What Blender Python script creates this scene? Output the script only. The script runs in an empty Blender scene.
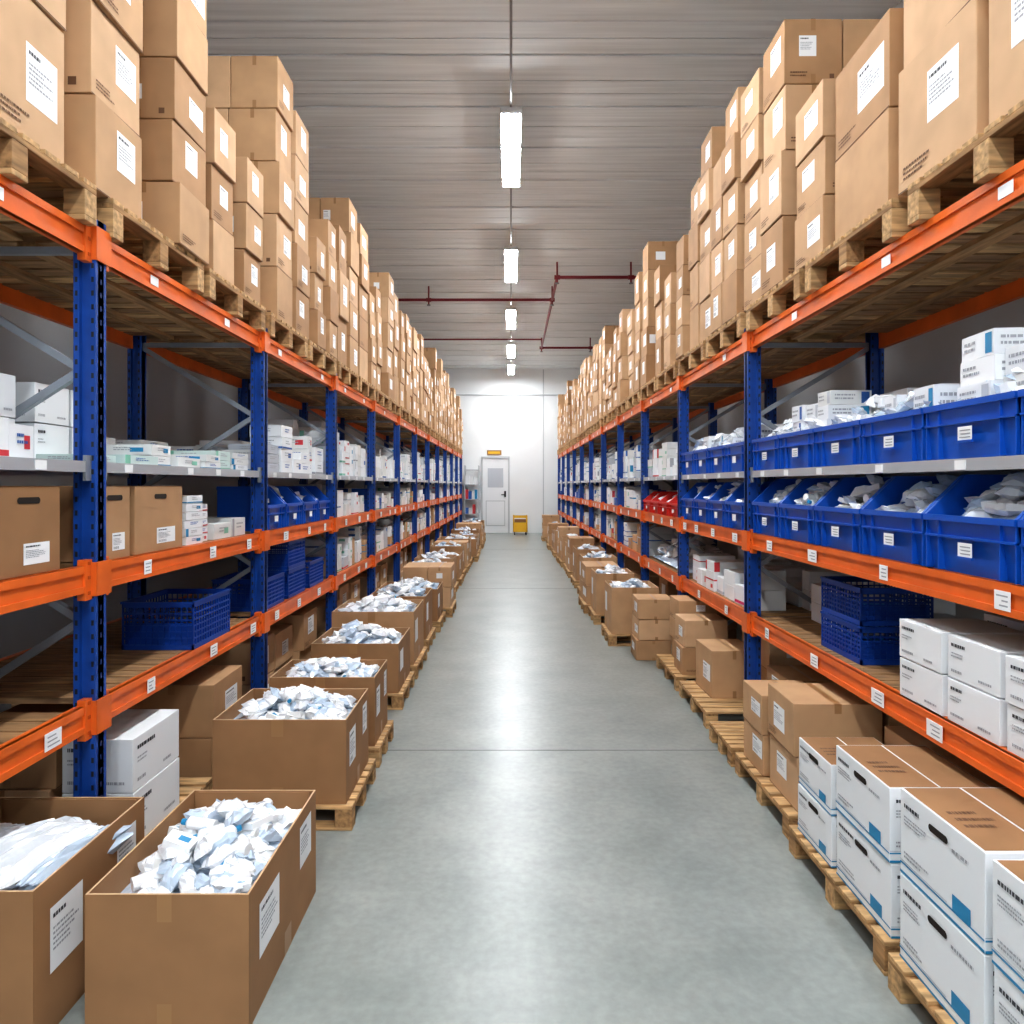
import bpy, math, random
from mathutils import Vector, Matrix
random.seed(7)
R=random.uniform
scene=bpy.context.scene
# ------------------------------------------------------------ materials
def new_mat(name,col,rough=0.6,metal=0.0,var=0.0,scale=6.0,stretch=(1,1,1),bump=0.0,bscale=40.0,emit=0.0,spec=0.5,coat=0.0,trans=0.0):
    m=bpy.data.materials.new(name); m.use_nodes=True
    nt=m.node_tree; b=nt.nodes['Principled BSDF']
    b.inputs['Base Color'].default_value=(*col,1)
    b.inputs['Roughness'].default_value=rough
    b.inputs['Metallic'].default_value=metal
    b.inputs['Specular IOR Level'].default_value=spec
    b.inputs['Coat Weight'].default_value=coat
    b.inputs['Coat Roughness'].default_value=0.12
    if emit>0:
        b.inputs['Emission Color'].default_value=(0.93,0.97,1.0,1)
        b.inputs['Emission Strength'].default_value=emit
    if var>0 or bump>0:
        g=nt.nodes.new('ShaderNodeNewGeometry')
        mp=nt.nodes.new('ShaderNodeMapping'); mp.inputs['Scale'].default_value=stretch
        nt.links.new(g.outputs['Position'],mp.inputs['Vector'])
    if var>0:
        n=nt.nodes.new('ShaderNodeTexNoise'); n.inputs['Scale'].default_value=scale; n.inputs['Detail'].default_value=2
        nt.links.new(mp.outputs['Vector'],n.inputs['Vector'])
        r=nt.nodes.new('ShaderNodeValToRGB')
        r.color_ramp.elements[0].position=0.3; r.color_ramp.elements[1].position=0.7
        r.color_ramp.elements[0].color=(*[c*(1-var) for c in col],1)
        r.color_ramp.elements[1].color=(*[min(1,c*(1+var)) for c in col],1)
        nt.links.new(n.outputs['Fac'],r.inputs['Fac']); nt.links.new(r.outputs['Color'],b.inputs['Base Color'])
    if bump>0:
        n2=nt.nodes.new('ShaderNodeTexNoise'); n2.inputs['Scale'].default_value=bscale; n2.inputs['Detail'].default_value=1
        nt.links.new(mp.outputs['Vector'],n2.inputs['Vector'])
        bp=nt.nodes.new('ShaderNodeBump'); bp.inputs['Strength'].default_value=bump; bp.inputs['Distance'].default_value=0.01
        nt.links.new(n2.outputs['Fac'],bp.inputs['Height']); nt.links.new(bp.outputs['Normal'],b.inputs['Normal'])
    return m
M={}
def D(k,*a,**kw): M[k]=new_mat(k,*a,**kw)
D('cardboard_a',(0.53,0.325,0.175),0.75,var=0.08,scale=5)
D('cardboard_b',(0.44,0.255,0.13),0.75,var=0.08,scale=5)
D('cardboard_c',(0.61,0.39,0.225),0.75,var=0.08,scale=5)
D('cardboard_d',(0.33,0.175,0.08),0.75,var=0.08,scale=5)
D('packing_tape',(0.36,0.195,0.085),0.35)
D('card_edge',(0.60,0.41,0.25),0.8)
D('label',(0.90,0.91,0.92),0.5)
D('ink',(0.06,0.06,0.07),0.6)
D('ink_grey',(0.38,0.39,0.42),0.6)
D('ink_gap_brown',(0.16,0.08,0.04),0.7)
D('hole_shade',(0.02,0.012,0.008),0.9)  # flat dark patch, the shade inside a hand hole painted on
D('wood',(0.50,0.31,0.145),0.75,var=0.38,scale=4,stretch=(1.2,9,9))
D('wood_b',(0.36,0.205,0.09),0.8,var=0.38,scale=4,stretch=(9,1.2,9))
D('deck_wood',(0.30,0.17,0.08),0.7,var=0.38,scale=4,stretch=(1.2,9,9))
D('orange',(0.76,0.15,0.022),0.4,var=0.12,scale=5,coat=0.1)
D('orange_d',(0.48,0.08,0.012),0.45)
D('rack_blue',(0.010,0.068,0.32),0.38,var=0.18,scale=8)
D('rack_blue_d',(0.006,0.03,0.14),0.5)
D('brace',(0.32,0.35,0.39),0.4,metal=0.4)
D('shelf_steel',(0.54,0.56,0.59),0.35,metal=0.4)
D('bin_blue',(0.007,0.095,0.48),0.33,coat=0.15)
D('crate_blue',(0.006,0.055,0.32),0.4)
D('bin_red',(0.68,0.025,0.015),0.4)
D('white_box',(0.84,0.86,0.88),0.5)
D('offwhite_box',(0.74,0.75,0.74),0.55)
D('grey_box',(0.52,0.55,0.60),0.55)
D('cyan',(0.02,0.25,0.48),0.45)
D('blue_print',(0.03,0.13,0.42),0.45)
D('green_print',(0.22,0.50,0.38),0.5)
D('palegreen',(0.58,0.70,0.67),0.5)
D('pink',(0.66,0.04,0.18),0.5)
D('red_print',(0.60,0.05,0.06),0.5)
D('yellow',(0.85,0.50,0.03),0.45)
D('plastic_pack',(0.78,0.81,0.85),0.2,coat=0.5,spec=.5,bump=.5,bscale=22)
D('plastic_pack_b',(0.52,0.62,0.74),0.12,coat=0.7,bump=.5,bscale=22)
D('plastic_pack_c',(0.86,0.87,0.88),0.3,coat=0.2)
D('lamp_housing',(0.7,0.7,0.7),0.4)
D('lamp_glow',(0.9,0.9,0.9),0.4,emit=104.0)
D('pipe_red',(0.22,0.02,0.03),0.4)
D('conduit',(0.25,0.25,0.26),0.4,metal=0.3)
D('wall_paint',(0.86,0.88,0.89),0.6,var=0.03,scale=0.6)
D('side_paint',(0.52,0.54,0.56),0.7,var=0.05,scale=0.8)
D('trim_paint',(0.55,0.57,0.59),0.5)
D('door_paint',(0.84,0.86,0.88),0.4)
D('black',(0.015,0.015,0.018),0.5)
D('joint',(0.12,0.125,0.12),0.7)
D('ceiling_panel',(0.80,0.82,0.82),0.6,var=0.10,scale=1.6,stretch=(0.35,8,1))
D('ceiling_groove',(0.42,0.42,0.41),0.7)
# floor
def floor_mat():
    m=bpy.data.materials.new('polished_concrete'); m.use_nodes=True
    nt=m.node_tree; b=nt.nodes['Principled BSDF']; L=nt.links.new
    g=nt.nodes.new('ShaderNodeNewGeometry')
    n1=nt.nodes.new('ShaderNodeTexNoise'); n1.inputs['Scale'].default_value=1.7; n1.inputs['Detail'].default_value=8; n1.inputs['Roughness'].default_value=0.62
    n2=nt.nodes.new('ShaderNodeTexNoise'); n2.inputs['Scale'].default_value=22; n2.inputs['Detail'].default_value=5
    L(g.outputs['Position'],n1.inputs['Vector']); L(g.outputs['Position'],n2.inputs['Vector'])
    r=nt.nodes.new('ShaderNodeValToRGB'); e=r.color_ramp.elements
    e[0].position=0.2; e[0].color=(0.20,0.225,0.215,1); e[1].position=0.8; e[1].color=(0.38,0.40,0.38,1)
    L(n1.outputs['Fac'],r.inputs['Fac'])
    r2=nt.nodes.new('ShaderNodeValToRGB'); e=r2.color_ramp.elements
    e[0].position=0.3; e[0].color=(0.84,0.84,0.83,1); e[1].position=0.7; e[1].color=(1.0,1.0,1.0,1)
    L(n2.outputs['Fac'],r2.inputs['Fac'])
    mx=nt.nodes.new('ShaderNodeMix'); mx.data_type='RGBA'; mx.blend_type='MULTIPLY'; mx.inputs[0].default_value=1
    L(r.outputs['Color'],mx.inputs[6]); L(r2.outputs['Color'],mx.inputs[7]); L(mx.outputs[2],b.inputs['Base Color'])
    rr=nt.nodes.new('ShaderNodeMapRange'); rr.inputs['To Min'].default_value=0.26; rr.inputs['To Max'].default_value=0.37
    L(n1.outputs['Fac'],rr.inputs['Value']); L(rr.outputs['Result'],b.inputs['Roughness'])
    b.inputs['Specular IOR Level'].default_value=0.5
    return m
M['polished_concrete']=floor_mat()

# ------------------------------------------------------------ mesh builder
class MB:
    def __init__(s): s.v=[];s.f=[];s.m=[];s.ml=[];s.xf=None
    def mi(s,k):
        if k not in s.ml: s.ml.append(k)
        return s.ml.index(k)
    def add(s,vs,fs,k):
        o=len(s.v); i=s.mi(k)
        for p in vs:
            if s.xf: 
                q=s.xf@Vector(p); p=(q.x,q.y,q.z)
            s.v.append(p)
        for f in fs: s.f.append([a+o for a in f]); s.m.append(i)
    def box(s,x0,x1,y0,y1,z0,z1,k):
        if x0>x1:x0,x1=x1,x0
        vs=[(x0,y0,z0),(x1,y0,z0),(x1,y1,z0),(x0,y1,z0),(x0,y0,z1),(x1,y0,z1),(x1,y1,z1),(x0,y1,z1)]
        s.add(vs,[(0,3,2,1),(4,5,6,7),(0,1,5,4),(1,2,6,5),(2,3,7,6),(3,0,4,7)],k)
    def bar(s,p0,p1,w,h,k):
        p0=Vector(p0);p1=Vector(p1);d=(p1-p0).normalized()
        up=Vector((0,0,1)) if abs(d.z)<0.95 else Vector((1,0,0))
        a=d.cross(up).normalized()*w/2; b=d.cross(a).normalized()*h/2
        vs=[p+sa*a+sb*b for p in (p0,p1) for sa,sb in ((-1,-1),(1,-1),(1,1),(-1,1))]
        s.add([tuple(v) for v in vs],[(0,1,2,3),(7,6,5,4),(0,4,5,1),(1,5,6,2),(2,6,7,3),(3,7,4,0)],k)
    def cyl(s,p0,p1,r,k,n=10,r2=None):
        p0=Vector(p0);p1=Vector(p1);d=(p1-p0).normalized(); r2=r if r2 is None else r2
        up=Vector((0,0,1)) if abs(d.z)<0.95 else Vector((1,0,0))
        a=d.cross(up).normalized();b=d.cross(a).normalized()
        vs=[];
        for p,q in ((p0,r),(p1,r2)):
            for i in range(n):
                t=2*math.pi*i/n; vs.append(tuple(p+q*(a*math.cos(t)+b*math.sin(t))))
        fs=[(i,(i+1)%n,n+(i+1)%n,n+i) for i in range(n)]+[tuple(range(n))[::-1],tuple(range(n,2*n))]
        s.add(vs,fs,k)
    def rotz(s,ang,cx,cy):
        s.xf=Matrix.Translation((cx,cy,0))@Matrix.Rotation(ang,4,'Z')@Matrix.Translation((-cx,-cy,0))
    # decal quad on a box face. face: 'f' camera side(-y), 'a' aisle side ; u: left->right seen by viewer
    def dec(s,B,side,face,u0,u1,v0,v1,k,off=0.0015):
        x0,x1,y0,y1,z0,z1=B
        if x0>x1:x0,x1=x1,x0
        za=z0+(z1-z0)*v0; zb=z0+(z1-z0)*v1
        if face=='f':
            xa=x0+(x1-x0)*u0; xb=x0+(x1-x0)*u1; y=y0-off
            s.add([(xa,y,za),(xb,y,za),(xb,y,zb),(xa,y,zb)],[(0,1,2,3)],k)
        elif face=='t':
            xa=x0+(x1-x0)*u0; xb=x0+(x1-x0)*u1; ya=y0+(y1-y0)*v0; yb=y0+(y1-y0)*v1; z=z1+off
            s.add([(xa,ya,z),(xb,ya,z),(xb,yb,z),(xa,yb,z)],[(0,1,2,3)],k)
        else:
            if side<0:
                x=x1+off; ya=y0+(y1-y0)*u0; yb=y0+(y1-y0)*u1
            else:
                x=x0-off; ya=y1-(y1-y0)*u0; yb=y1-(y1-y0)*u1
            s.add([(x,ya,za),(x,yb,za),(x,yb,zb),(x,ya,zb)],[(0,1,2,3)],k)
    def text(s,B,side,face,u0,u1,v0,v1,k='ink',rows=3,off=0.0028,cw=0.1):
        dv=(v1-v0)/rows
        for r in range(rows):
            u=u0; va=v1-(r+0.72)*dv; vb=v1-(r+0.28)*dv; end=u0+(u1-u0)*R(0.55,1)
            while u<end:
                w=(u1-u0)*cw*R(0.35,1.6); ue=min(u+w,end)
                s.dec(B,side,face,u,ue,va,vb,k,off); u=ue+(u1-u0)*cw*0.3
    def labelon(s,B,side,face,u0,u1,v0,v1,detail=True):
        s.dec(B,side,face,u0,u1,v0,v1,'label',0.0015)
        if detail:
            du=(u1-u0);dv=(v1-v0)
            s.text(B,side,face,u0+du*.08,u1-du*.3,v0+dv*.78,v1-dv*.08,'ink',1,cw=0.10)
            s.text(B,side,face,u0+du*.08,u1-du*.1,v0+dv*.3,v1-dv*.3,'ink_grey',5,cw=0.07)
            if random.random()<.4:
                u=u0+du*.1
                while u<u1-du*.5:
                    w=du*R(.01,.03); s.dec(B,side,face,u,u+w,v0+dv*.08,v0+dv*.22,'ink',0.0028); u+=w+du*R(.02,.04)
    def obj(s,name,bevel=0,smooth=False,parent=None):
        if not s.v: return None
        xs=[p[0] for p in s.v];ys=[p[1] for p in s.v];zs=[p[2] for p in s.v]
        c=((min(xs)+max(xs))/2,(min(ys)+max(ys))/2,min(zs))
        me=bpy.data.meshes.new(name)
        me.from_pydata([(p[0]-c[0],p[1]-c[1],p[2]-c[2]) for p in s.v],[],s.f)
        for k in s.ml: me.materials.append(M[k])
        me.polygons.foreach_set('material_index',s.m)
        if smooth: me.polygons.foreach_set('use_smooth',[True]*len(s.f))
        me.update()
        o=bpy.data.objects.new(name,me); o.location=c
        scene.collection.objects.link(o)
        if bevel>0:
            b=o.modifiers.new('bevel','BEVEL'); b.width=bevel; b.segments=2; b.limit_method='ANGLE'
        return o
CB=['cardboard_a','cardboard_a','cardboard_b','cardboard_c']
def ax(s,a0,a1):
    return (s*a0,s*a1) if s>0 else (-a1,-a0)

def carton(mb,s,a0,a1,y0,y1,z0,z1,k=None,det=2,yaw=0.0):
    k=k or random.choice(CB)
    x0,x1=ax(s,a0,a1)
    mb.rotz(yaw,(x0+x1)/2,(y0+y1)/2)
    B=(x0,x1,y0,y1,z0+0.0005,z1-0.006)
    mb.box(*B,k)
    if det>=1:
        mb.dec(B,s,'f',0.46,0.54,0.82,1.0,'packing_tape',0.001)
        mb.dec(B,s,'f',0.46,0.54,0.0,0.15,'packing_tape',0.001)
        mb.dec(B,s,'t',0.46,0.54,0,1,'packing_tape',0.001)
        mb.dec(B,s,'a',0,1,0.0,0.012,'ink_gap_brown',0.001)  # dark bottom line, paints the shaded gap between stacked boxes
        if random.random()<0.85:
            u=R(.2,.5);v=R(.25,.42); mb.labelon(B,s,'a',u,u+R(.34,.48),v,v+R(.34,.48),det>=2)
        if random.random()<0.3:
            u=R(.08,.5);v=R(.3,.5); mb.labelon(B,s,'f',u,u+R(.24,.32),v,v+R(.24,.36),det>=2)
        if det>=2 and random.random()<0.5:
            mb.text(B,s,'a',.08,.5,.08,.2,'ink_gap_brown',3,cw=.06)
        if det>=2 and random.random()<0.4:
            mb.text(B,s,'f',.1,.4,.1,.2,'ink_gap_brown',2,cw=.08)
            mb.dec(B,s,'f',.78,.86,.08,.08+.08*(x1-x0)/(z1-z0),'ink_gap_brown',0.0015)
    mb.xf=None

def stack(name,s,a0,w,y0,y1,z0,top,n,det=2):
    mb=MB(); h=(top-z0)/n
    for i in range(n):
        j=R(-.02,.02)
        if w>0.62:
            carton(mb,s,a0+j,a0+j+w/2-.004,y0,y1,z0+i*h,z0+(i+1)*h,None,det,R(-.012,.012))
            carton(mb,s,a0+j+w/2+.004,a0+j+w,y0,y1,z0+i*h,z0+(i+1)*h,None,0)
        else:
            carton(mb,s,a0+j,a0+j+w,y0,y1,z0+i*h,z0+(i+1)*h,None,det,R(-.03,.03))
    return mb.obj(name,0.004 if y0<9 else 0)

def pallet(s,a0,a1,y0,y1,z0,nb=7,H=.14,name='wooden_pallet'):
    mb=MB(); x0,x1=ax(s,a0,a1); W=x1-x0; L=y1-y0; t=H/.14*.018
    for yy in (y0,(y0+y1)/2-.045,y1-.09):
        mb.box(x0,x1,yy,yy+.09,z0,z0+t,'wood')
        for xx in (x0,(x0+x1)/2-.05,x1-.1):
            mb.box(xx,xx+.1,yy,yy+.09,z0+t,z0+H-2*t,random.choice(['wood','wood_b']))
    for xx in (x0,(x0+x1)/2-.05,x1-.1):
        mb.box(xx,xx+.1,y0,y1,z0+H-2*t,z0+H-t,'wood_b')
    bw=L/nb*0.78
    for i in range(nb):
        yy=y0+(L-bw)*i/(nb-1)
        mb.box(x0,x1,yy,yy+bw,z0+H-t,z0+H,'wood')
    return mb.obj(name,0.003 if y0<8 else 0)

def pouch(mb,c,sx,sy,sz,rot,k,n=5,rr=None):
    rr=rr or random
    Mx=Matrix.Translation(c)@rot
    vs=[];N=n+1
    for sgn in (1,-1):
        for i in range(N):
            for j in range(N):
                u=2*i/n-1;v=2*j/n-1
                edge=(1-abs(u)**3)*(1-abs(v)**3)
                h=sgn*sz*edge*(1+rr.uniform(-.25,.25))+rr.uniform(-.10,.10)*sz
                px=u*sx*(1+rr.uniform(-.05,.05)); py=v*sy*(1+rr.uniform(-.05,.05))
                if sgn<0 and (i in(0,n) or j in(0,n)):
                    p=vs[i*N+j]
                else:
                    q=Mx@Vector((px,py,h)); p=(q.x,q.y,q.z)
                vs.append(p)
    fs=[]
    for i in range(n):
        for j in range(n):
            a=i*N+j; fs.append((a,a+N,a+N+1,a+1)); b=a+N*N; fs.append((b,b+1,b+N+1,b+N))
    mb.add(vs,fs,k)
def rrot(t=0.5):
    return Matrix.Rotation(R(0,6.28),4,'Z')@Matrix.Rotation(R(-t,t),4,'X')@Matrix.Rotation(R(-t,t),4,'Y')
def bottle(mb,c,rot,r,L,k='plastic_pack_c'):
    Mx=Matrix.Translation(c)@rot
    f=lambda t: tuple(Mx@Vector((t,0,0)))
    mb.cyl(f(-L/2),f(L*.28),r,k,12); mb.cyl(f(L*.28),f(L*.36),r,k,12,r*.45); mb.cyl(f(L*.36),f(L*.5),r*.48,random.choice([k,'label','cyan']),12)
PK=['plastic_pack','plastic_pack','plastic_pack_c','plastic_pack_b']
def heap(mb,x0,x1,y0,y1,z,h,count,size,n=5,tilt=.6,boxes=0.15,bottles=0.0):
    G=8
    vs=[];
    for i in range(G+1):
        for j in range(G+1):
            u=i/G;v=j/G; e=min(1,4*min(u,1-u))*min(1,4*min(v,1-v))
            vs.append((x0+(x1-x0)*u,y0+(y1-y0)*v,z+h*.35*e*R(.6,1)))
    fs=[(i*(G+1)+j,(i+1)*(G+1)+j,(i+1)*(G+1)+j+1,i*(G+1)+j+1) for i in range(G) for j in range(G)]
    mb.add(vs,fs,'plastic_pack_b')
    for q in range(count):
        u=R(0.03,.97);v=R(0.03,.97); e=min(1,3*min(u,1-u))*min(1,3*min(v,1-v))
        m=size*.75
        px=x0+m+(x1-x0-2*m)*u; py=y0+m+(y1-y0-2*m)*v
        c=Vector((px,py,z+h*(.2+.7*e*R(.4,1))))
        t=random.random()
        if t<boxes:
            old=mb.xf; mb.xf=Matrix.Translation(c)@rrot(tilt*.6)
            a=size*R(.5,.8);b=size*R(.3,.5);d=size*R(.15,.3)
            mb.box(-a,a,-b,b,-d,d,random.choice(['white_box','label','offwhite_box']))
            mb.box(-a*.6,a*.2,-b*.5,b*.3,d,d+.001,random.choice(['cyan','grey_box','ink_grey'])) if n>4 else None
            mb.xf=old
        elif t<boxes+bottles:
            bottle(mb,c,rrot(.4),size*.33,size*1.9)
        else:
            sx=size*R(.6,1);sy=size*R(.4,.7)
            pouch(mb,c,sx,sy,size*R(.28,.45),rrot(tilt),random.choice(PK),n)

def open_carton(s,a0,a1,y0,y1,z0,z1,k='cardboard_d',count=40,size=.08,det=2,fill=.75,tubes=False,n=5,hh=.17):
    mb=MB(); x0,x1=ax(s,a0,a1); t=.009
    mb.box(x0,x1,y0,y0+t,z0,z1,k); mb.box(x0,x1,y1-t,y1,z0,z1,k)
    mb.box(x0,x0+t,y0+t,y1-t,z0,z1,k); mb.box(x1-t,x1,y0+t,y1-t,z0,z1,k)
    mb.box(x0+t,x1-t,y0+t,y1-t,z0,z0+t,k)
    e=.001
    mb.box(x0+.001,x1-.001,y0+.001,y0+t-.001,z1,z1+e,'card_edge'); mb.box(x0+.001,x1-.001,y1-t+.001,y1-.001,z1,z1+e,'card_edge')
    mb.box(x0+.001,x0+t-.001,y0+t,y1-t,z1,z1+e,'card_edge'); mb.box(x1-t+.001,x1-.001,y0+t,y1-t,z1,z1+e,'card_edge')
    mb.box(x0+.03,x1-.03,y1-t-.008,y1-t-.003,z1-.2*(z1-z0)-.05,z1-.004,k)
    B=(x0,x1,y0,y1,z0,z1)
    mb.dec(B,s,'f',.44,.53,.80,1,'packing_tape',.001); mb.dec(B,s,'f',.44,.53,0,.2,'packing_tape',.001)
    mb.dec(B,s,'a',.46,.56,0,.2,'packing_tape',.001)
    mb.labelon(B,s,'a',.12,.38,.38,.8,det>=2)
    if det>=2: mb.labelon(B,s,'a',.70,.90,.5,.88,True)
    zf=z0+(z1-z0)*fill
    if tubes:
        mb.box(x0+t,x1-t,y0+t,y1-t,zf-.03,zf-.02,'plastic_pack_b')
        for i in range(12):
            cx=x0+.07+(x1-x0-.14)*(i%6)/5+R(-.01,.01); cy=(y0+y1)/2+R(-.05,.05)
            rot=Matrix.Rotation(-.25+R(-.08,.08),4,'Z')@Matrix.Rotation(R(-.08,.12),4,'X')
            pouch(mb,Vector((cx,cy,zf+.02+(.06 if i>5 else 0))),.045,.24,.05,rot,random.choice(['plastic_pack','plastic_pack_b','plastic_pack_c']),8)
        for i in range(5):
            pouch(mb,Vector((R(x0+.12,x1-.12),R(y0+.12,y1-.12),zf+R(.05,.09))),.06,.09,.035,rrot(.25),'plastic_pack',6)
    else:
        heap(mb,x0+t,x1-t,y0+t,y1-t,zf-.06,hh,count,size,n,bottles=.14)
    return mb.obj('open_cardboard_box_with_supplies')

def hopper_bin(s,a0,a1,y0,y1,z0,h,k='bin_blue',open_front=True,count=14,det=2,pile=.6,cart=0):
    """plastic picking bin; front faces the aisle"""
    mb=MB(); t=.008
    X=lambda a: s*a
    def bx(aa,ab,ya,yb,za,zb,kk=k):
        mb.box(min(X(aa),X(ab)),max(X(aa),X(ab)),ya,yb,za,zb,kk)
    lip=h*(.58 if open_front else 1.0)
    bx(a0+.03,a1,y0,y1,z0,z0+t)
    bx(a1-t,a1,y0,y1,z0+t,z0+h)
    for ya,yb in ((y0,y0+t),(y1-t,y1)):
        if open_front: prof=[(a0+.03,z0+t),(a1-t,z0+t),(a1-t,z0+h),(a0+(a1-a0)*.36,z0+h),(a0,z0+lip)]
        else: prof=[(a0+.02,z0+t),(a1-t,z0+t),(a1-t,z0+h),(a0,z0+h)]
        n=len(prof)
        vs=[(X(a),ya,z) for a,z in prof]+[(X(a),yb,z) for a,z in prof]
        fs=[tuple(range(n)),tuple(range(2*n-1,n-1,-1))]+[(i,i+n,(i+1)%n+n,(i+1)%n) for i in range(n)]
        mb.add(vs,fs,k)
    fo=.03 if open_front else .02
    vs=[(X(a0+fo),y0,z0),(X(a0+fo),y1,z0),(X(a0),y1,z0+lip),(X(a0),y0,z0+lip),
        (X(a0+fo+t),y0,z0),(X(a0+fo+t),y1,z0),(X(a0+t),y1,z0+lip),(X(a0+t),y0,z0+lip)]
    mb.add(vs,[(0,1,2,3),(7,6,5,4),(0,3,7,4),(1,5,6,2),(3,2,6,7),(0,4,5,1)],k)
    bx(a0-.014,a0+.006,y0-.004,y1+.004,z0+lip-.022,z0+lip+.004)
    bx(a0-.010,a0+.01,y0,y1,z0+lip*.62,z0+lip*.62+.008)
    for f in (.0,.16,.84,1.):
        yy=y0+(y1-y0)*f; yy=min(max(yy,y0+.004),y1-.004)
        bx(a0-.004,a0+fo,yy-.004,yy+.004,z0+.005,z0+lip-.02)
    if open_front:
        for yy in (y0,y1):
            p0=(X(a0),yy,z0+lip);p1=(X(a0+(a1-a0)*.36),yy,z0+h)
            mb.bar(p0,p1,.018,.014,k)
            mb.bar(p1,(X(a1),yy,z0+h),.018,.014,k)
    else:
        for yy in (y0,y1): mb.bar((X(a0),yy,z0+h-.01),(X(a1),yy,z0+h-.01),.018,.022,k)
    bx(a1-.01,a1+.006,y0,y1,z0+h-.02,z0+h)
    yc=(y0+y1)/2; lw=.045
    mb.add([(X(a0-.012),yc-lw,z0+lip*.32),(X(a0-.012),yc+lw,z0+lip*.32),(X(a0-.012),yc+lw,z0+lip*.56),(X(a0-.012),yc-lw,z0+lip*.56)],[(0,1,2,3)],'label')
    mb.bar((X(a0-.012),yc-lw*1.05,z0+lip*.30),(X(a0-.012),yc+lw*1.05,z0+lip*.30),.01,.01,k)
    if det>=2:
        for r in range(3):
            mb.add([(X(a0-.0135),yc-lw*.8,z0+lip*(.36+.06*r)),(X(a0-.0135),yc+lw*R(.2,.8),z0+lip*(.36+.06*r)),(X(a0-.0135),yc+lw*.7,z0+lip*(.38+.06*r)),(X(a0-.0135),yc-lw*.8,z0+lip*(.38+.06*r))],[(0,1,2,3)],'ink_grey')
    xa,xb=ax(s,a0+.02,a1-.02)
    zz=z0+lip*(.72 if open_front else .85)
    heap(mb,xa,xb,y0+.012,y1-.012,zz,h*pile,count,.075 if det>=2 else .1,4 if det>=2 else 3,boxes=.12,bottles=.1)
    if cart:
        y=y0+.02
        while y<y1-.1:
            w=min(R(.13,.24),y1-.015-y); hh=cart*R(.55,1); a=a0+R(.05,.14); k2=max(1,int(hh/.09)); b=hh/k2
            for i in range(k2):
                xx0,xx1=ax(s,a+R(0,.03),a+.28); BB=(xx0,xx1,y,y+w-.006,z0+lip*.9+i*b,z0+lip*.9+(i+1)*b-.002)
                mb.rotz(R(-.08,.08),(xx0+xx1)/2,y+w/2)
                mb.box(*BB,random.choice(['white_box','white_box','label','offwhite_box']))
                for f in 'af':
                    mb.text(BB,s,f,.1,.7,.3,.8,'ink_grey',2,cw=.1)
                    if random.random()<.5: mb.dec(BB,s,f,.75,.95,.1,.9,random.choice(['cyan','blue_print','grey_box']))
                mb.xf=None
            y+=w
    return mb.obj(('red' if k=='bin_red' else 'blue')+'_picking_bin')

def crate(s,a0,a1,y0,y1,z0,h,levels=1,k='crate_blue'):
    mb=MB()
    for l in range(levels):
        z=z0+l*(h+.004); x0,x1=ax(s,a0,a1)
        mb.box(x0+.01,x1-.01,y0+.01,y1-.01,z,z+.012,k)
        for (za,zb) in ((z+h-.035,z+h),(z,z+.03)):
            mb.box(x0,x1,y0,y0+.012,za,zb,k);mb.box(x0,x1,y1-.012,y1,za,zb,k)
            mb.box(x0,x0+.012,y0,y1,za,zb,k);mb.box(x1-.012,x1,y0,y1,za,zb,k)
        mb.box(x0-.006,x1+.006,y0-.006,y0+.004,z+h-.012,z+h,k)
        mb.box(x1-.004,x1+.006,y0,y1,z+h-.012,z+h,k); mb.box(x0-.006,x0+.004,y0,y1,z+h-.012,z+h,k)
        for q in (1,2,3,4,5):
            zz=z+.03+(h-.065)*q/6
            mb.box(x0+.004,x1-.004,y0+.003,y0+.008,zz-.005,zz+.005,k);mb.box(x0+.004,x1-.004,y1-.008,y1-.003,zz-.005,zz+.005,k)
            mb.box(x0+.003,x0+.008,y0,y1,zz-.005,zz+.005,k);mb.box(x1-.008,x1-.003,y0,y1,zz-.005,zz+.005,k)
        nx=int((x1-x0)/.035);ny=int((y1-y0)/.035)
        for i in range(nx+1):
            xx=x0+.006+(x1-x0-.012)*i/nx; w=.012 if i in(0,nx) else .005
            mb.box(xx-w/2,xx+w/2,y0+.002,y0+.01,z+.02,z+h-.02,k);mb.box(xx-w/2,xx+w/2,y1-.01,y1-.002,z+.02,z+h-.02,k)
        for i in range(ny+1):
            yy=y0+.006+(y1-y0-.012)*i/ny; w=.012 if i in(0,ny) else .005
            mb.box(x0+.002,x0+.01,yy-w/2,yy+w/2,z+.02,z+h-.02,k);mb.box(x1-.01,x1-.002,yy-w/2,yy+w/2,z+.02,z+h-.02,k)
        mb.box(x0+.014,x1-.014,y0+.014,y0+.018,z+.01,z+h*.55,k)
        xi=x1-.018 if s<0 else x0+.014
        mb.box(xi,xi+.004,y0+.014,y1-.014,z+.01,z+h*.55,k)
    return mb.obj('blue_plastic_crate')

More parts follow.
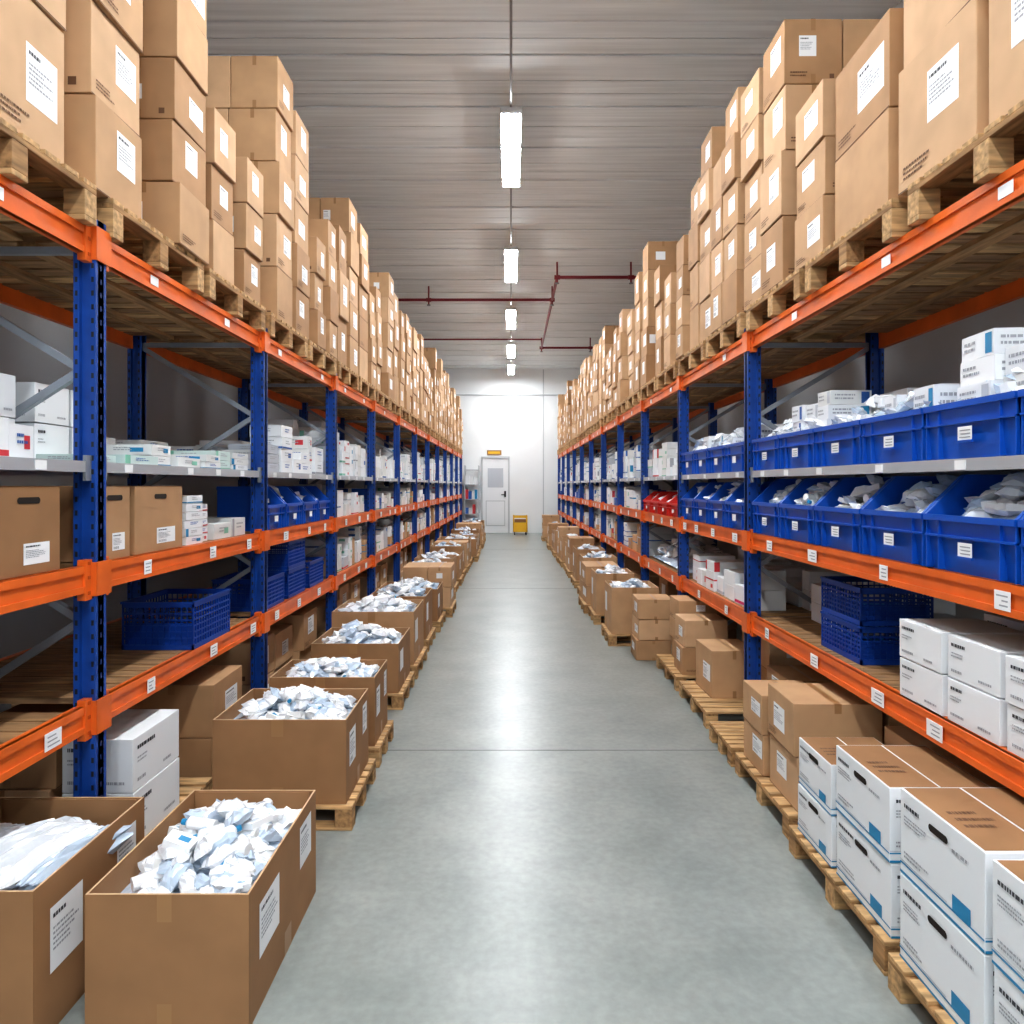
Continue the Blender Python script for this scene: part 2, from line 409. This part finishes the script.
def white_carton_stack(s,cols,z0,tier,n,name='white_carton_stack',style='blue'):
    mb=MB()
    for (a0,a1,y0,y1) in cols:
        for i in range(n):
            x0,x1=ax(s,a0+R(-.006,.006),a1)
            B=(x0,x1,y0,y1,z0+i*tier,z0+(i+1)*tier-.006)
            mb.rotz(R(-.012,.012),(x0+x1)/2,(y0+y1)/2)
            mb.box(*B,'white_box')
            for f in ('a','f'):
                if style=='blue':
                    mb.dec(B,s,f,0,1,.115,.135,'cyan'); mb.dec(B,s,f,.0,.6,.15,.16,'grey_box')
                    mb.dec(B,s,f,.0,1,.0,.03,'cyan') ; mb.dec(B,s,f,.66,.86,.135,.30,'cyan')
                    mb.text(B,s,f,.06,.42,.78,.88,'ink',1,cw=.07); mb.text(B,s,f,.06,.36,.60,.72,'ink_grey',3,cw=.06)
                    mb.text(B,s,f,.66,.93,.72,.80,'ink_grey',1,cw=.1); mb.text(B,s,f,.06,.4,.2,.3,'ink_grey',2,cw=.06)
                else:
                    mb.text(B,s,f,.08,.45,.72,.88,'ink',1,cw=.08); mb.text(B,s,f,.08,.34,.5,.64,'ink_grey',2,cw=.08)
                    mb.text(B,s,f,.62,.9,.12,.24,'ink_grey',1,cw=.1); mb.text(B,s,f,.08,.36,.12,.26,'ink_grey',1,cw=.08)
            if style=='blue':
                x=(x1+.0032) if s<0 else (x0-.0032); yc=(y0+y1)/2; zc=z0+(i+.80)*tier; w=.042
                pts=[(x,yc+w*(1 if math.cos(t)>0 else -1)+.014*math.cos(t),zc+.014*math.sin(t)) for t in [math.pi*2*(q+.5)/12 for q in range(12)]]
                mb.add(pts,[tuple(range(12))],'hole_shade')
            if i==n-1 and style=='blue':
                mb.dec(B,s,'t',.015,.49,.02,.98,'cardboard_d',.0015); mb.dec(B,s,'t',.51,.985,.02,.98,'cardboard_d',.0015)
                mb.text(B,s,'t',.1,.4,.3,.6,'ink_gap_brown',3,cw=.08)
            mb.xf=None
    return mb.obj(name,.003)

PAL=['white_box']*7+['offwhite_box']*3+['grey_box']
BAND=['cyan','blue_print','green_print','red_print','grey_box','ink_grey','blue_print']
def small_boxes(s,XF,y0,y1,z,hmax,name='medical_supply_cartons',pal=PAL,band=BAND,det=2,flat=False,a_in=.04,brown=0.0):
    mb=MB()
    for row in (1,0):
        y=y0+R(0,.03)
        while y<y1-.12:
            w=min(R(.14,.36) if not flat else R(.22,.4),y1-y)
            a0=XF+a_in+R(0,.06)+row*.45; a1=a0+R(.28,.4)
            H=hmax*R(.45,1)*(1 if row==0 else 1.05); bh=R(.07,.17) if not flat else R(.035,.07)
            bh=min(bh,H)
            nn=max(1,int(H/bh)); k=random.choice(pal); bd=random.choice(band)
            if random.random()<brown: k=random.choice(CB)
            for i in range(nn):
                if R(0,1)<.2: k=random.choice(pal)
                x0,x1=ax(s,a0,a1); cx=(x0+x1)/2
                mb.rotz(R(-.05,.05),cx,y+w/2)
                B=(x0,x1,y+.004,y+w-.008,z+i*bh,z+(i+1)*bh-.003)
                mb.box(*B,k)
                if row==0 or det>=2:
                    st=R(0,1)
                    for f in ('a','f'):
                        if st<.25: mb.dec(B,s,f,0,1,.05,.2,bd)
                        elif st<.45: mb.dec(B,s,f,.0,.15,0,1,bd)
                        elif st<.65: mb.dec(B,s,f,.6,.85,.3,.7,bd)
                        if det>=2: mb.text(B,s,f,.3,.8,.4,.8,random.choice(['ink_grey','ink_grey','blue_print']),2,cw=.1)
                mb.xf=None
            y+=w+R(.0,.03)
    return mb.obj(name)
def loose_packs(s,XF,y0,y1,z,h,count,size=.1,n=4,w=.75):
    mb=MB(); x0,x1=ax(s,XF+.09,XF+w)
    heap(mb,x0,x1,y0,y1,z+.03,h,count,size,n,.5,boxes=.3)
    return mb.obj('plastic_wrapped_supplies_pile')

# ------------------------------------------------------------ room
WX=3.9; YB=28.5; YN=-6.0; ZC=6.88
mb=MB(); mb.box(-WX,WX,YN,YB,-.1,0,'polished_concrete')
mb.obj('floor')
mb=MB()
for yj in (5.15-8,5.15,13.2,21.2):
    mb.box(-WX+.01,WX-.01,yj-.004,yj+.004,0,.0012,'joint')
mb.obj('trim_1')
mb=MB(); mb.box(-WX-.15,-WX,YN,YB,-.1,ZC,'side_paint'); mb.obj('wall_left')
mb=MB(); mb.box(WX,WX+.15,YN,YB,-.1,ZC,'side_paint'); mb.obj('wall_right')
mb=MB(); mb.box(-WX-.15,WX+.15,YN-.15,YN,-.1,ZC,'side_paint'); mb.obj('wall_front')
dx0,dx1,dz=-1.17,-.125,3.12
mb=MB()
mb.box(-WX-.15,WX+.15,YB,YB+.15,-.1,ZC,'wall_paint')
mb.obj('wall_back')
mb=MB(); mb.box(1.33,1.37,YB-.02,YB-.001,0,ZC-.06,'trim_paint'); mb.box(-WX+.01,WX-.01,YB-.05,YB-.001,ZC-1.15,ZC-1.1,'trim_paint'); mb.obj('trim_2')
mb=MB()
fw=.07; Y=YB-.09
mb.box(dx0-fw,dx0,Y,YB-.002,0,dz+fw,'trim_paint');mb.box(dx1,dx1+fw,Y,YB-.002,0,dz+fw,'trim_paint');mb.box(dx0,dx1,Y,YB-.002,dz,dz+fw,'trim_paint')
mb.box(dx0,dx1,Y+.04,YB-.002,0.01,dz,'door_paint')
mb.box(dx0+.12,dx1-.12,Y+.032,Y+.04,.3,1.35,'trim_paint');mb.box(dx0+.15,dx1-.15,Y+.025,Y+.034,.33,1.32,'door_paint')
mb.box(dx0+.2,dx1-.2,Y+.028,Y+.04,1.9,2.7,'grey_box')
mb.box(dx1-.16,dx1-.08,Y-.01,Y+.04,1.5,1.75,'black');mb.cyl((dx1-.12,Y-.04,1.6),(dx1-.28,Y-.04,1.6),.02,'black')
mb.obj('door_1')
mb=MB(); mb.box(-1.0,-.4,YB-.03,YB-.001,3.25,3.45,'cardboard_d'); mb.box(-.95,-.45,YB-.032,YB-.03,3.3,3.4,'yellow'); mb.obj('door_sign')
mb=MB(); mb.box(-WX-.15,WX+.15,YN,YB+.15,ZC,ZC+.1,'ceiling_groove')
y=YN
i=0
while y<YB-.05:
    w=.27 if i%4 else .22
    mb.box(-WX,WX,y+.010,min(y+w,YB),ZC-(.022 if i%4 else .038),ZC,'ceiling_panel'); y+=w+.006; i+=1
mb.obj('ceiling')
mb=MB(); mb.box(-WX,-WX+.02,YN,YB,0,.12,'trim_paint'); mb.obj('baseboard_left')
mb=MB(); mb.box(WX-.02,WX,YN,YB,0,.12,'trim_paint'); mb.obj('baseboard_right')

# lamps : suspended tube fixtures in a trough housing
ZL=6.5
def lamp(x,y0,name='tube_light_fixture'):
    mb=MB()
    mb.box(x-.13,x+.13,y0-.04,y0+1.94,ZL+.02,ZL+.07,'lamp_housing')
    mb.box(x-.118,x+.118,y0,y0+1.9,ZL-.045,ZL+.019,'lamp_glow')
    for xx in (x-.13,x+.119): mb.box(xx,xx+.011,y0-.04,y0+1.94,ZL-.034,ZL+.02,'lamp_housing')  # side plates added to cut the light going sideways
    mb.box(x-.13,x+.13,y0-.03,y0-.001,ZL-.0,ZL+.02,'lamp_housing');mb.box(x-.13,x+.13,y0+1.901,y0+1.945,ZL-.048,ZL+.02,'lamp_housing')
    for yy in (y0+.3,y0+1.6): mb.cyl((x,yy,ZL+.07),(x,yy,ZC-.05),.012,'conduit',6)
    mb.obj(name)
for y0 in (-5.3,-.9,3.7,8.3,13.1,17.6,22.0,25.6): lamp(0,y0)
for x in (-2.3,2.3): lamp(x,-3.4)  # two unseen fixtures added behind the camera to brighten the near faces
mb=MB(); mb.cyl((0,YN+.01,ZL+.1),(0,YB-.01,ZL+.1),.014,'conduit',8)
yy=YN+1
while yy<YB: mb.cyl((0,yy,ZL+.1),(0,yy,ZC-.05),.008,'conduit',6); yy+=2.31
mb.obj('electrical_conduit')
mb=MB(); zp=6.5
mb.cyl((1.0,14.8,zp),(1.0,22.4,zp),.035,'pipe_red');mb.cyl((-WX+.02,16.6,zp),(1.0,16.6,zp),.035,'pipe_red')
mb.cyl((1.0,14.8,zp),(WX-.02,14.8,zp),.035,'pipe_red');mb.cyl((1.0,22.4,zp),(WX-.02,22.4,zp),.035,'pipe_red')
mb.cyl((-WX+.02,21.2,zp+.02),(1.0,21.2,zp+.02),.025,'pipe_red')
for x,y in ((1,14.8),(1,16.6),(1,22.4),(-2,16.6),(2.6,14.8),(2.6,22.4)):
    mb.cyl((x,y,zp-.12),(x,y,ZC-.05),.02,'pipe_red',8); mb.cyl((x,y,zp-.14),(x,y,zp-.12),.045,'conduit',8)
    mb.cyl((x-.06,y,zp),(x+.06,y,zp),.048,'pipe_red')
mb.obj('sprinkler_pipes')

# ------------------------------------------------------------ racks
ZB={'low':.965,'mid':1.62,'top':3.21}; BH=.125; RD=1.06; SH=2.11
XL,XR=1.99,1.907
LP=[1.03+2.2*i for i in range(13)]
RP=[1.03]+[5.43+2.2*i for i in range(11)]
def rack(s,XF,posts):
    mb=MB(); PW=.105; PD=.085
    def bx(aa,ab,ya,yb,za,zb,k): mb.box(min(s*aa,s*ab),max(s*aa,s*ab),ya,yb,za,zb,k)
    H=ZB['top']+.05
    for y in posts:
        for a in (XF-.025,XF+RD-PW):
            bx(a,a+PW,y+.02,y+PD-.02,.012,H,'rack_blue')
            bx(a,a+.028,y,y+PD,.012,H,'rack_blue');bx(a+PW-.028,a+PW,y,y+PD,.012,H,'rack_blue')
            bx(a-.02,a+PW+.02,y-.02,y+PD+.02,0,.012,'rack_blue_d')
            if y<12:
                z=.1
                while z<H-.05:
                    for aa in (a+.008,a+PW-.020):
                        bx(aa,aa+.012,y-.001,y+.002,z,z+.025,'black')
                    if a<XF+.1:
                        bx(a-.001,a+.002,y+PD/2-.006,y+PD/2+.006,z,z+.025,'rack_blue_d')
                    z+=.065
        zz=[.15,.75,1.35,1.95,2.55,3.12]
        for i in range(len(zz)-1):
            f=(XF+PW*.6,XF+RD-PW*.6) if i%2==0 else (XF+RD-PW*.6,XF+PW*.6)
            mb.bar((s*f[0],y+PD/2,zz[i]),(s*f[1],y+PD/2,zz[i+1]),.03,.035,'brace')
        for z in (.15,3.12): mb.bar((s*(XF+.05),y+PD/2,z),(s*(XF+RD-.05),y+PD/2,z),.03,.035,'brace')
    for i in range(len(posts)-1):
        ya=posts[i]+PD; yb=posts[i+1]
        for lv,zt in ZB.items():
            for a,out in ((XF,-1),(XF+RD-.05,1)):
                bx(a+.005,a+.045,ya,yb,zt-BH,zt,'orange')
                if out<0:
                    bx(a-.004,a+.02,ya,yb,zt-BH,zt-BH+.03,'orange');bx(a-.004,a+.02,ya,yb,zt-.035,zt,'orange')
                    for yc in (ya,yb-.05):
                        bx(a-.009,a+.03,yc,yc+.05,zt-BH-.035,zt+.03,'orange')
                        for zq in (-BH-.01,-BH/2,.005):
                            bx(a-.013,a-.008,yc+.017,yc+.033,zt+zq,zt+zq+.016,'orange_d')
                    # connector bracket wrapped round the face of the upright
                    bx(a-.034,a-.0255,ya-PD-.004,ya+.03,zt-BH-.02,zt+.015,'orange')
                    bx(a-.034,a+.05,ya-PD-.006,ya-PD-.001,zt-BH-.02,zt+.015,'orange')
                    if lv!='top':
                        yl=ya+R(.15,.5)
                        while yl<yb-.2:
                            w=R(.07,.13)
                            bx(a-.0065,a-.004,yl,yl+w,zt-.105,zt-.03,'label')
                            if yl<9:
                                for q in range(3): bx(a-.0072,a-.006,yl+w*.15,yl+w*R(.5,.9),zt-.09+q*.019,zt-.084+q*.019,'ink_grey')
                            yl+=R(.4,.9)
                    else:
                        yl=ya+R(.3,.9)
                        while yl<yb-.2:
                            bx(a-.0065,a-.004,yl,yl+.08,zt-.1,zt-.05,'label'); yl+=R(.7,1.4)
        for lv in ('low','mid','top'):
            zt=ZB[lv]; y=ya+.01
            while y<yb-.11:
                bx(XF+.046,XF+RD-.052,y,y+.11,zt-.03,zt-.001,random.choice(['deck_wood','deck_wood','wood']) if lv=='top' else 'deck_wood'); y+=.125 if lv!='top' else .14
        for f in (.3,.65): bx(XF+RD*f,XF+RD*f+.09,ya,yb,3.21-.055,3.21-.03,'wood_b')
        bx(XF+.0,XF+RD,ya,yb,SH-.012,SH,'shelf_steel');bx(XF-.003,XF+.012,ya,yb,SH-.05,SH+.002,'shelf_steel')
        bx(XF+RD-.012,XF+RD,ya,yb,SH-.05,SH,'shelf_steel')
        for yc in (ya,yb-.04): bx(XF-.006,XF+.01,yc,yc+.04,SH-.09,SH+.03,'brace')
        yl=ya+.2
        while yl<yb-.15:
            bx(XF-.0055,XF-.003,yl,yl+.07,SH-.045,SH-.005,'label'); yl+=R(.35,.7)
    return mb.obj('pallet_rack')
rack(-1,XL,LP); rack(1,XR,RP)

# ------------------------------------------------------------ top level pallets + stacks
ZT=ZB['top']+.001; PH=.19; ZP=ZT+PH+.001
for s,XF in ((-1,XL),(1,XR)):
    for i in range(12):
        y=1.03+2.2*i
        pallet(s,XF-.05,XF+1.05,y+.1,y+1.09,ZT,8,PH)
        pallet(s,XF-.05,XF+1.05,y+1.17,y+2.17,ZT,8,PH)
Lst=[(2.0,2.55,5.2,3,.55),(2.6,3.02,5.2,3,.5),(3.22,3.64,5.2,4,.5),(3.95,4.36,5.2,5,.42),(4.55,4.88,4.52,3,.4),(5.02,5.34,4.42,3,.34),
     (5.75,6.15,5.62,5,.8),(6.22,6.62,5.42,5,.8),(6.85,7.15,4.5,3,.4),(7.3,7.62,4.85,4,.5),(7.72,8.1,4.95,3,.4),(8.3,8.75,5.5,5,.7),(8.85,9.3,5.4,5,.5),
     (9.5,9.85,4.7,4,.4),(9.95,10.3,4.9,4,.4),(10.9,11.4,5.4,5,.7),(11.5,11.9,5.25,4,.5),(12.1,12.5,5.1,4,.5)]
Rst=[(2.1,2.7,5.2,3,.55),(2.78,3.32,5.2,3,.5),(3.42,4.02,4.4,2,.5),(4.1,4.52,4.45,3,.45),(4.68,5.08,5.2,4,.8),(5.14,5.54,5.15,5,.5),
     (5.64,6.0,5.3,5,.5),(6.05,6.35,4.95,4,.5),(6.42,6.8,5.38,5,.5),(6.86,7.2,5.1,4,.5),(7.35,7.65,4.7,4,.4),(8.0,8.35,4.5,3,.4),(8.5,8.85,4.75,3,.4),(9.4,9.8,5.36,5,.85),(9.9,10.3,5.1,4,.5),
     (10.45,10.9,4.7,4,.5),(11.6,12.0,5.0,4,.6),(12.1,12.5,4.8,4,.5)]
for s,XF,lst in ((-1,XL,Lst),(1,XR,Rst)):
    a0=XF-.05
    for (y0,y1,top,n,w) in lst:
        stack('cardboard_box_stack',s,a0+R(0,.03),w,y0,y1,ZP,top,n,2 if y0<9 else 1)
        if w<.56 and top<5.3 and not (s>0 and 3.4<y0<4.1):
            stack('cardboard_box_stack',s,a0+w+.05,.95-w,y0+.0,y1,ZP,min(top+R(-.6,.1),5.3),n,0)
    y=12.75
    while y<27.0:
        w=R(.35,.5); top=random.choice([4.6,4.9,5.15,5.3,5.5])+R(-.1,.1)
        stack('cardboard_box_stack',s,a0+R(0,.05),R(.4,.8),y,y+w,ZP,top,random.choice([4,5]),1)
        y+=w+random.choice([.05,.1,.35])

# ------------------------------------------------------------ LEFT shelves
def hole_carton(s,a0,a1,y0,y1,z0,z1):
    mb=MB(); x0,x1=ax(s,a0,a1); B=(x0,x1,y0,y1,z0,z1); mb.box(*B,random.choice(['cardboard_b','cardboard_b','cardboard_d']))
    x=x1+.002 if s<0 else x0-.002; yc=(y0+y1)/2; zc=z0+(z1-z0)*.84; w=min(.055,(y1-y0)*.22)
    pts=[(x,yc+w*(1 if math.cos(t)>0 else -1)+.014*math.cos(t),zc+.014*math.sin(t)) for t in [math.pi*2*(q+.5)/12 for q in range(12)]]
    mb.add(pts,[tuple(range(12))],'hole_shade')
    mb.labelon(B,s,'a',.42,.82,.12,.36); mb.dec(B,s,'f',.46,.54,.8,1,'packing_tape',.001)
    mb.dec(B,s,'t',.03,.49,.03,.97,'cardboard_c',.001);mb.dec(B,s,'t',.51,.97,.03,.97,'cardboard_c',.001)
    return mb.obj('cardboard_box',.004)
s=-1
for y0,y1 in ((1.75,2.18),(2.24,2.62),(2.66,3.06),(3.34,3.62),(3.67,4.2)):
    hole_carton(s,XL+.03,XL+.55,y0,y1,1.621,1.995)
small_boxes(s,XL,4.26,4.68,1.621,.36,flat=True)
small_boxes(s,XL,4.7,5.38,1.621,.3)
small_boxes(s,XL,2.25,2.98,SH,.34,pal=['white_box','white_box','grey_box'],band=['pink','pink','red_print'])
white_carton_stack(s,[(XL+.3,XL+.7,2.95,3.16),(XL+.34,XL+.72,3.34,3.6),(XL+.34,XL+.72,3.62,3.9)],SH,.2,2,'medical_supply_cartons','text')
small_boxes(s,XL,3.95,5.36,SH,.24,flat=True,pal=['palegreen','white_box','white_box','offwhite_box'],band=['green_print','cyan'])
small_boxes(s,XL,3.34,3.9,SH,.12,flat=True,pal=['palegreen','white_box','white_box'],band=['green_print','blue_print'],a_in=.02)
crate(s,XL,XL+.45,4.28,4.84,.966,.3,1)
for y0 in (5.58,6.2,6.85): crate(s,XL+.03,XL+.45,y0,y0+.5,.966,.26,1 if y0<6 else 2 if y0<6.5 else 1)
hole_carton(s,XL+.3,XL+.9,2.2,2.9,.966,1.3)
for y0 in (5.6,6.1,6.6,7.1): hopper_bin(s,XL+.02,XL+.42,y0,y0+.44,1.621,.36,'bin_blue',True,8,1)
small_boxes(s,XL,5.55,7.6,SH,.46)
for i in range(3,12):
    y0=LP[i]+.12; y1=LP[i+1]-.04; det=1 if i<5 else 0
    small_boxes(s,XL,y0,y1,SH,.72 if i!=4 else .5,det=det)
    if i in (4,7,8):
        small_boxes(s,XL,y0,y0+1.0,1.621,.4,det=det,pal=['bin_blue','crate_blue','white_box','bin_blue'])
        small_boxes(s,XL,y0+1.0,y1,1.621,.4,det=det)
    else: small_boxes(s,XL,y0,y1,1.621,.42,det=det,brown=.1)
    small_boxes(s,XL,y0,y1,.966,.48,det=det,brown=.45)
def fpal(s,a0,a1,y0,y1): pallet(s,a0,a1,y0,y1,0,7)
FP=.141
fpal(s,1.9,2.9,3.45,4.35)
white_carton_stack(s,[(1.93,2.3,3.5,3.98)],FP,.28,2,'white_carton_stack','text')
stack('cardboard_box_stack',s,2.34,.5,3.5,3.98,FP,.74,2,2)
stack('cardboard_box_stack',s,1.95,.55,4.45,4.95,0,.7,2,2)
stack('cardboard_box_stack',s,2.55,.45,4.1,4.4,FP,.8,2,1)
y=5.7
while y<26.5:
    if not any(abs(y-p)<.62 and y<p+.12 and y+.5>p-.03 for p in LP):
        stack('cardboard_box_stack',s,2.05+R(0,.1),.5,y,y+.48,0,R(.55,.78),2,2 if y<9 else 1)
        y+=.52
    else: y+=.15
open_carton(s,.96,1.56,2.50,3.36,0,.50,count=110,size=.08,n=6,fill=.88,hh=.2)
open_carton(s,1.68,2.34,2.40,3.13,0,.57,tubes=True,fill=.76)
ys=[(3.98,4.6,.96,1.74),(4.86,5.36,.97,1.72)]
for i,(y0,y1,a0,a1) in enumerate(ys):
    fpal(s,a0-.04,a1+.02,y0-.03,y1+.05)
    open_carton(s,a0,a1,y0,y1,FP,.63,'cardboard_d',85,.075,2,.94,n=5,hh=.18)
y=6.1;i=0
while y<26.3:
    d=R(.65,.85);a0=.95+R(-.05,.1);a1=a0+R(.65,.85); h=R(.58,.7)
    fpal(s,a0-.04,a1+.05,y-.03,y+d+.03)
    if i%5==4: stack('cardboard_box_stack',s,a0,a1-a0,y,y+d,FP,R(.6,.8),2,1)
    else: open_carton(s,a0,a1,y,y+d,FP,h,random.choice(['cardboard_b','cardboard_d']),40 if y<12 else 14,.1,1,.97,n=4 if y<12 else 3)
    y+=d+R(.25,.5);i+=1

# ------------------------------------------------------------ RIGHT shelves
s=1
E=[2.0,2.56,3.146,3.71,4.28,4.84,5.38]
for i in range(len(E)-1):
    hopper_bin(s,XR-.0,XR+.5,E[i]+.012,E[i+1]-.012,1.621,.42,'bin_blue',True,36,2,.62)
    hopper_bin(s,XR+.0,XR+.45,E[i]+.012,E[i+1]-.012,SH+.001,.24,'bin_blue',False,34,2,.85,cart=[.34,.34,.18,.08,.28,.1][i])
small_boxes(s,XR+.46,2.3,5.35,SH,.62,det=1)
for i in range(4):
    y0=5.56+.515*i
    hopper_bin(s,XR,XR+.45,y0,y0+.49,1.621,.4,'bin_blue',True,14,1)
    hopper_bin(s,XR,XR+.42,y0,y0+.49,SH+.001,.24,'bin_blue',False,14,1,.9,cart=[.2,.1,.25,.15][i])
small_boxes(s,XR+.45,5.6,7.55,SH,.5,det=1)
for i in range(4):
    y0=7.76+.515*i
    hopper_bin(s,XR,XR+.4,y0,y0+.49,1.621,.28,'bin_red',True,6,1)
small_boxes(s,XR,7.78,9.8,SH,.5,det=1)
for i in range(3,11):
    y0=RP[i]+.12; y1=RP[i+1]-.04; det=1 if i<4 else 0
    small_boxes(s,XR,y0,y1,SH,.66,det=det)
    if i%3==1: small_boxes(s,XR,y0,y1,1.621,.4,det=det,pal=['bin_blue','crate_blue','white_box'])
    else: small_boxes(s,XR,y0,y1,1.621,.42,det=det)
    small_boxes(s,XR,y0,y1,.966,.48,det=det,brown=.3)
white_carton_stack(s,[(XR+.02,XR+.42,1.75,2.2),(XR+.02,XR+.42,2.25,2.66),(XR+.02,XR+.4,2.7,3.02),(XR+.02,XR+.4,3.05,3.38)],.966,.19,2,'white_carton_stack','text')
white_carton_stack(s,[(XR+.46,XR+.86,2.6,3.0),(XR+.46,XR+.86,3.05,3.42)],.966,.2,2,'white_carton_stack','text')
crate(s,XR+.10,XR+.52,3.92,4.42,.966,.22,2)
small_boxes(s,XR+.3,4.5,5.36,.966,.42,det=1)
small_boxes(s,XR,5.6,7.55,.966,.42,det=1,pal=['white_box','white_box','offwhite_box','white_box'],band=['red_print','pink','grey_box'])
loose_packs(s,XR,7.8,9.75,.966,.42,60,.13)
fpal(s,1.5,2.5,1.72,2.72)
white_carton_stack(s,[(1.54,2.0,1.72,2.18),(1.54,2.0,2.22,2.70),(2.04,2.46,2.22,2.70)],FP,.335,2,'white_carton_stack','blue')
fpal(s,1.52,2.5,2.78,3.74)
white_carton_stack(s,[(1.56,1.98,2.80,3.27)],FP,.31,2,'white_carton_stack','blue')
white_carton_stack(s,[(1.56,1.96,3.32,3.70)],FP,.25,2,'white_carton_stack','blue')
stack('cardboard_box_stack',s,2.03,.42,2.82,3.25,FP,.72,2,2)
stack('cardboard_box_stack',s,2.03,.42,3.3,3.7,FP,.7,2,2)
fpal(s,1.56,2.5,3.84,4.76)
stack('cardboard_box_stack',s,1.62,.5,3.88,4.3,FP,.76,2,2)
stack('cardboard_box_stack',s,2.16,.3,3.88,4.3,FP,.78,2,1)
stack('cardboard_box_stack',s,1.6,.4,4.36,4.72,FP,.66,2,2)
stack('cardboard_box_stack',s,2.1,.4,4.36,4.72,FP,.5,1,2)
fpal(s,1.56,2.4,4.84,5.38)
stack('cardboard_box_stack',s,2.0,.36,4.9,5.34,FP,.6,2,2)
fpal(s,1.6,2.5,5.6,6.5); fpal(s,1.6,2.5,6.62,7.52)
stack('cardboard_box_stack',s,1.74,.4,5.95,6.42,FP,.56,1,2)
stack('cardboard_box_stack',s,2.16,.32,5.7,6.4,FP,.75,2,1)
stack('cardboard_box_stack',s,1.68,.42,6.68,7.05,FP,.68,2,2)
stack('cardboard_box_stack',s,1.75,.4,7.1,7.48,FP,.8,3,2)
stack('cardboard_box_stack',s,1.45,.4,7.78,8.2,0,.7,3,2)
y=8.5;i=0
while y<26.3:
    d=R(.6,.8);a0=1.17+R(-.03,.12);a1=a0+R(.5,.62); h=R(.65,.76)
    fpal(s,a0-.04,a1+.05,y-.03,y+d+.03)
    if i%3==2: stack('cardboard_box_stack',s,a0,a1-a0,y,y+d,FP,R(.7,.95),2,1)
    else: open_carton(s,a0,a1,y,y+d,FP,h,random.choice(['cardboard_b','cardboard_a']),26 if y<12 else 12,.1,1,.94,n=4 if y<12 else 3)
    y+=d+R(.15,.7);i+=1
y=7.8
while y<26.5:
    if not any(y<p+.12 and y+.5>p-.03 for p in RP):
        stack('cardboard_box_stack',s,2.0+R(0,.1),.5,y,y+.48,0,R(.55,.78),2,1); y+=.52
    else: y+=.15

# ------------------------------------------------------------ far end objects
mb=MB()
x0,x1,y0,y1=-1.9,-1.3,27.75,28.3
for x in (x0,x1-.04):
    for yy in (y0,y1-.04): mb.box(x,x+.04,yy,yy+.04,0,2.8,'trim_paint')
for z in (.2,.8,1.4,2.0,2.6): mb.box(x0,x1,y0,y1,z,z+.03,'shelf_steel')
for z in (.23,.83,1.43,2.03):
    x=x0+.05
    while x<x1-.16:
        w=R(.1,.16); mb.box(x,x+w,y0+.05,y0+.4,z,z+R(.2,.45),random.choice(['white_box','cyan','red_print','blue_print','grey_box','cardboard_a'])); x+=w+.01
mb.obj('steel_shelving_unit')
mb=MB()
x0,x1,y0,y1=.08,.66,27.3,27.9
mb.box(x0,x1,y0,y1,.12,.17,'yellow')
for x in (x0,x1-.05):
    for yy in (y0,y1-.05): mb.box(x,x+.05,yy,yy+.05,.12,.78,'yellow')
for za,zb in ((.17,.5),(.68,.76)):
    mb.box(x0,x1,y0+.01,y0+.03,za,zb,'yellow');mb.box(x0,x1,y1-.03,y1-.01,za,zb,'yellow');mb.box(x0+.01,x0+.03,y0,y1,za,zb,'yellow');mb.box(x1-.03,x1-.01,y0,y1,za,zb,'yellow')
mb.box(x0+.06,x1-.06,y0+.06,y1-.06,.17,.62,'cardboard_d')
for x in (x0+.06,x1-.06):
    for yy in (y0+.06,y1-.06): mb.cyl((x-.02,yy,.06),(x+.02,yy,.06),.06,'black',12)
mb.obj('yellow_trolley')

# ------------------------------------------------------------ world / camera
w=bpy.data.worlds.new('world'); scene.world=w; w.use_nodes=True
w.node_tree.nodes['Background'].inputs[0].default_value=(.6,.65,.7,1); w.node_tree.nodes['Background'].inputs[1].default_value=.3
cam=bpy.data.cameras.new('camera'); co=bpy.data.objects.new('camera',cam); scene.collection.objects.link(co)
co.location=(0,0,2.0); co.rotation_euler=(math.radians(90),0,0)
cam.sensor_width=36; cam.lens=36*683/1024; cam.shift_y=-27/1024; cam.shift_x=1/1024; cam.clip_start=.05; cam.clip_end=100
scene.camera=co
scene.view_settings.view_transform='Standard'
try: scene.view_settings.look='Medium High Contrast'
except Exception as e: print('look',e)
scene.view_settings.exposure=0.0
